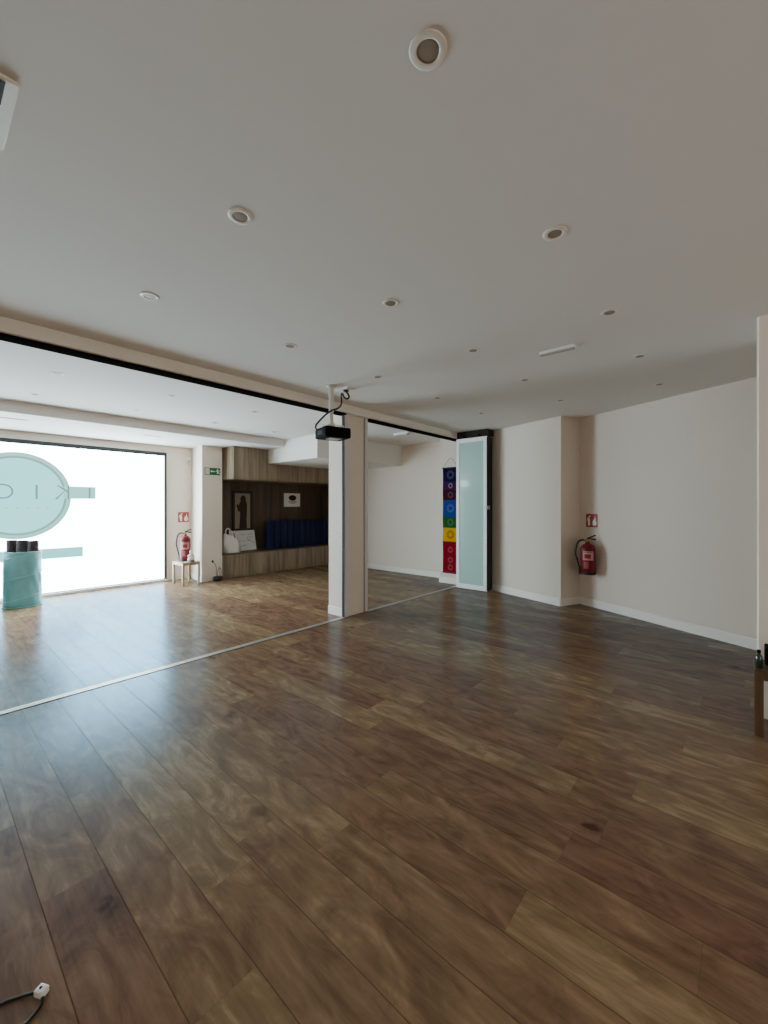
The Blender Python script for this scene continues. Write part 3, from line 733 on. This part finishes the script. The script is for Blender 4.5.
# ------------------------------------------------------------------ projector
PX, PY = 2.825, 3.185
t = thing('ceiling_projector', 'black projector hanging from a white ceiling pole beside the partition pillar', 'projector', (PX, PY, 2.07))
Rz = Matrix.Rotation(math.radians(-15), 3, 'Z')
c = Vector((2.842, 3.180, 2.112))
m = MB(); m.obox(c, (0.290, 0.258, 0.106), Rz, 0.016); m.build('body', M['black'], t)
m = MB(); m.obox(c+Rz @ Vector((0.01, 0.0, -0.0535)), (0.14, 0.12, 0.003), Rz); m.build('underside_label', M['greypanel'], t)
m = MB(); q = c+Rz @ Vector((0.07, 0.129, 0.0)); d = (Rz @ Vector((0, 1, 0))); m.cyl(q-d*0.01, q+d*0.018, 0.030, 0.028); m.build('lens_barrel', M['rubber'], t)
m = MB()
for k in range(7): m.obox(c+Rz @ Vector((-0.1455, -0.05+0.016*k, 0.0)), (0.003, 0.006, 0.045), Rz)
m.build('side_grille', M['rubber'], t)
m = MB(); m.lathe([(0, 0.0), (0.052, -0.0005), (0.054, -0.008), (0.046, -0.016), (0.030, -0.024), (0, -0.024)], (PX, PY, H), 28); m.build('ceiling_flange', M['pipe'], t)
m = MB(); m.cyl((PX, PY, H-0.02), (PX, PY, 2.335), 0.026); m.lathe([(0.0275, 0), (0.0275, 0.02)], (PX, PY, 2.335), 20); m.cyl((PX, PY, 2.34), (PX, PY, 2.205), 0.0215); m.build('pole', M['pipe'], t)
m = MB(); m.obox((PX, PY, 2.205), (0.06, 0.05, 0.03), Rz, .004)
for ax, ay in ((0.085, 0.06), (-0.085, 0.06), (0.085, -0.06), (-0.085, -0.06)):
    e = c+Rz @ Vector((ax, ay, 0)); m.tube([(PX, PY, 2.198), ((PX+e.x)/2, (PY+e.y)/2, 2.192), (e.x, e.y, 2.19), (e.x, e.y, 2.172)], 0.006, 8, 5)
m.build('mount_bracket', M['alu'], t)
m = MB(); m.obox(c+Rz @ Vector((0.06, 0.02, 0.060)), (0.10, 0.05, 0.014), Rz @ Matrix.Rotation(-0.25, 3, 'Y'), .003); m.build('mount_plate', M['rubber'], t)
# ceiling socket and cable
t = thing('ceiling_socket', 'white socket plate on the ceiling beside the projector pole', 'socket', (3.005, 3.17, H))
m = MB(); m.box(2.955, 3.055, 3.085, 3.265, H-0.012, H-.0003, 0.004); m.build('plate', M['white'], t)
m = MB(); m.box(2.975, 3.02, 3.13, 3.17, H-0.03, H-0.010, .004); m.build('connector', M['rubber'], t)
m = MB()
m.tube([(2.995, 3.15, H-0.026), (3.008, 3.125, H-0.06), (3.01, 3.118, H-0.09), (3.002, 3.14, H-0.105), (2.99, 3.17, H-0.085), (2.985, 3.19, H-0.045), (2.985, 3.205, H-0.05), (2.975, 3.195, H-0.13), (2.945, 3.175, H-0.18), (2.88, 3.15, H-0.225), (2.84, 3.148, H-0.243),
        (2.805, 3.155, H-0.258), (2.775, 3.18, H-0.285), (2.742, 3.23, H-0.335), (2.712, 3.28, H-0.395), (2.706, 3.29, H-0.43), (2.725, 3.285, H-0.455)], 0.009, 8, 7)
tag(m.build('projector_cable', M['rubber']), 'black cable looping from the ceiling socket round the pole to the projector', 'cable')

# ------------------------------------------------------------------ folded glass partition
t = thing('folding_glass_door', 'folded stack of white framed frosted glass doors parked at the end of the opening', 'folding door', (6.09, 3.345, 0))
Y0, Y1 = 3.068, 3.622
for k in range(4):
    x = 5.980+0.056*k; tk = 0.040
    m = MB(); a, b = Y0+0.004*k, Y1
    zt, zb = 2.480, 0.014
    m.box(x, x+tk, a, a+0.060, zb, zt, .003); m.box(x, x+tk, b-0.060, b, zb, zt, .003)
    m.box(x, x+tk, a+0.058, b-0.058, zt-0.068, zt, .003); m.box(x, x+tk, a+0.058, b-0.058, zb, zb+0.075, .003)
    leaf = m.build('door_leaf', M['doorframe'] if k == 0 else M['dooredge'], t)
    m = MB(); m.box(x+0.010, x+0.030, a+0.055, b-0.055, zb+0.07, zt-0.06); m.build('glass_pane', M['glass'], leaf)
    m = MB(); m.box(x+0.002, x+tk-0.002, a-0.006, a+0.001, zb+0.01, zt-0.01); m.build('edge_gasket', M['gasket'], leaf)
    if k in (0, 1):
        m = MB(); m.box(x+0.012, x+0.030, a-0.013, a-0.004, 1.315, 1.375, .002) ; m.build('catch', M['white'], leaf)
    for z in (0.10, 1.25, 2.38):
        if k < 3:
            m = MB(); m.cyl((x+tk+0.008, a+0.010, z), (x+tk+0.008, a+0.010, z+0.09), 0.009); m.build('hinge', M['alu'], leaf)
m = MB(); m.obox((5.974, 3.100, 1.335), (0.012, 0.02, 0.05), Matrix.Identity(3), .003); m.build('pull', M['white'], t)
m = MB(); m.box(5.99, 6.20, Y0+.12, Y0+.16, 2.478, 2.53); m.box(5.99, 6.20, Y1-.16, Y1-.12, 2.478, 2.53); m.build('roller_carriers', M['track'], t)

# ------------------------------------------------------------------ chakra style striped banner
t = thing('wall_banner', 'tall striped fabric banner in violet, blue, green, yellow and red beside the folded doors', 'banner', (6.238, 3.885, 0.19))
BX, BY0, BY1 = 6.240, 3.735, 4.055
zs = [(2.040, 1.80, srgb(24, 16, 62)), (1.80, 1.655, srgb(66, 26, 70)), (1.655, 1.475, srgb(64, 18, 40)), (1.475, 1.185, srgb(28, 64, 140)), (1.185, 0.985, srgb(36, 88, 36)), (0.985, 0.745, srgb(224, 166, 20)), (0.745, 0.195, srgb(142, 12, 32))]
names = ['indigo_stripe', 'violet_stripe', 'maroon_stripe', 'blue_stripe', 'green_stripe', 'yellow_stripe', 'red_stripe']
for (zt, zb, col), nm in zip(zs, names):
    m = MB(); ny, nz_ = 10, 8; g = []
    for j in range(nz_+1):
        g.append([m.bm.verts.new((BX+0.003*math.sin((zb+(zt-zb)*j/nz_)*14+i*0.7), BY0+(BY1-BY0)*i/ny, zb+(zt-zb)*j/nz_)) for i in range(ny+1)])
    for j in range(nz_):
        for i in range(ny):
            f = m.bm.faces.new([g[j][i], g[j][i+1], g[j+1][i+1], g[j+1][i]]); f.smooth = True
    st = m.build(nm, mat('banner_'+nm, tuple(c*0.85 for c in col[:3])+(1,), 0.95, var=0.1, scale=60, spec=0.05), t)
    m = MB(); cz = (zt+zb)/2; R = min(0.085, (zt-zb)*0.36); cyy = (BY0+BY1)/2; pet = 12
    light = tuple(min(1, c*0.8+0.07) for c in col[:3])+(1,)
    centres = [cz] if nm != 'red_stripe' else [0.60, 0.42, 0.29]
    for cc in centres:
        Rr = R if nm != 'red_stripe' else 0.06
        for i in range(pet):
            a = 2*PI*i/pet
            pts = [(Rr*0.45*math.cos(a-.2), Rr*0.45*math.sin(a-.2)), (Rr*0.85*math.cos(a-.13), Rr*0.85*math.sin(a-.13)), (Rr*math.cos(a), Rr*math.sin(a)), (Rr*0.85*math.cos(a+.13), Rr*0.85*math.sin(a+.13)), (Rr*0.45*math.cos(a+.2), Rr*0.45*math.sin(a+.2))]
            m.extrude_poly(pts, (BX-0.0035, cyy, cc), (0, -1, 0), (0, 0, 1), (-1, 0, 0), 0.001)
    if nm == 'violet_stripe': light = srgb(160, 124, 150)
    if nm == 'yellow_stripe': light = srgb(120, 84, 20)
    m.build('lotus_print', mat('lotus_'+nm, light, 0.95, spec=0.05), st)
for z in (2.045, 0.19):
    m = MB(); m.cyl((BX-0.002, BY0-0.012, z), (BX-0.002, BY1+0.012, z), 0.010); m.build('rod', M['rod'], t)
m = MB(); m.tube([(BX-.002, BY1-.01, 2.05), (BX, 3.95, 2.17), (BX+.006, 3.895, 2.215), (BX, 3.84, 2.17), (BX-.002, BY0+.01, 2.05)], 0.0028, 6); m.build('hanging_cord', M['rod'], t)

# ------------------------------------------------------------------ right edge stool and things on it, cord on the floor
stool(3.306, 3.58, -0.47, -0.046, 0.388, 0.040, M['walnut'], 'brown wooden stool cut by the right edge beside the wall end')
t = thing('glass_bottle', 'small dark green glass bottle on the brown stool at the right edge', 'bottle', (3.385, -0.068, 0.388))
m = MB(); m.lathe([(0, 0), (0.016, 0), (0.018, 0.003), (0.018, 0.065), (0.012, 0.078), (0.008, 0.083), (0.008, 0.094), (0, 0.094)], (3.385, -0.068, 0.388), 24); m.build('bottle_body', M['bottle'], t)
m = MB(); m.cyl((3.385, -0.068, 0.478), (3.385, -0.068, 0.496), 0.0095); m.build('cap', M['black'], t)
t = thing('black_speaker', 'black box with grey legs standing on the brown stool', 'speaker', (3.45, -0.22, 0.388))
m = MB(); m.box(3.37, 3.50, -0.34, -0.095, 0.412, 0.515, 0.006); m.build('body', M['black'], t)
for a, b in ((3.385, -0.11), (3.485, -0.11), (3.385, -0.325), (3.485, -0.325)):
    m = MB(); m.cyl((a, b, 0.388), (a, b, 0.415), 0.006); m.build('foot', M['darkalu'], t)
m = MB(); m.box(3.3675, 3.371, -0.33, -0.11, 0.425, 0.505); m.build('grille', M['rubber'], t)

t = thing('power_cord', 'thin black cord with a small white connector on the floor planks', 'cord', (0.235, 1.475, 0))
m = MB(); m.tube([(-0.35, 1.40, .004), (-0.10, 1.46, .004), (0.06, 1.515, .004), (0.150, 1.535, .004), (0.195, 1.518, .004), (0.232, 1.492, .006)], 0.0038, 8); m.build('cable', M['rubber'], t)
m = MB(); m.tube([(0.238, 1.470, .006), (0.232, 1.450, .005), (0.218, 1.438, .0045), (0.20, 1.428, .0045), (0.17, 1.412, .006), (0.08, 1.33, .005), (-0.1, 1.2, .005)], lambda u: 0.0038+0.003*math.exp(-((u-0.62)/0.08)**2), 8); m.build('cable', M['rubber'], t)
m = MB(); m.obox((0.238, 1.483, 0.010), (0.024, 0.030, 0.019), Matrix.Rotation(0.5, 3, 'Z'), .004); m.build('connector', M['white'], t)
m = MB(); m.obox((0.2365, 1.4855, 0.0198), (0.006, 0.006, 0.001), Matrix.Rotation(0.5, 3, 'Z')); m.build('screw', M['black'], t)

# ------------------------------------------------------------------ light
def area(name, loc, rot, sx, sy, power, col):
    l = bpy.data.lights.new(name, 'AREA'); l.shape = 'RECTANGLE'; l.size = sx; l.size_y = sy; l.energy = power; l.color = col
    o = bpy.data.objects.new(name, l); COL.objects.link(o); o.location = loc; o.rotation_euler = rot
    return o
# added fill lamp behind the camera, no opening built there
area('rear_fill', (0.9, -3.9, 1.35), (math.radians(90), 0, 0), 4.4, 2.0, 38, (1.0, 0.91, 0.80))

wd = bpy.data.worlds.new('World'); bpy.context.scene.world = wd; wd.use_nodes = True
wd.node_tree.nodes['Background'].inputs['Color'].default_value = (0.8, 0.9, 1.0, 1)
wd.node_tree.nodes['Background'].inputs['Strength'].default_value = 0.5

# ------------------------------------------------------------------ camera
cd = bpy.data.cameras.new('camera'); cam = bpy.data.objects.new('camera', cd); COL.objects.link(cam)
cam.location = (0, 0, 1.37); cam.rotation_euler = (math.radians(90), 0, math.radians(41.1465-90))
cd.sensor_width = 36.0; cd.lens = 412/1024*36; cd.shift_y = -6/1024; cd.clip_start = 0.02
sc = bpy.context.scene; sc.camera = cam
sc.view_settings.view_transform = 'AgX'; sc.view_settings.exposure = 0.72
try: sc.view_settings.look = 'None'
except Exception: pass
sc.cycles.max_bounces = 12; sc.cycles.diffuse_bounces = 8; sc.cycles.use_denoising = True
sc.cycles.sample_clamp_indirect = 6.0
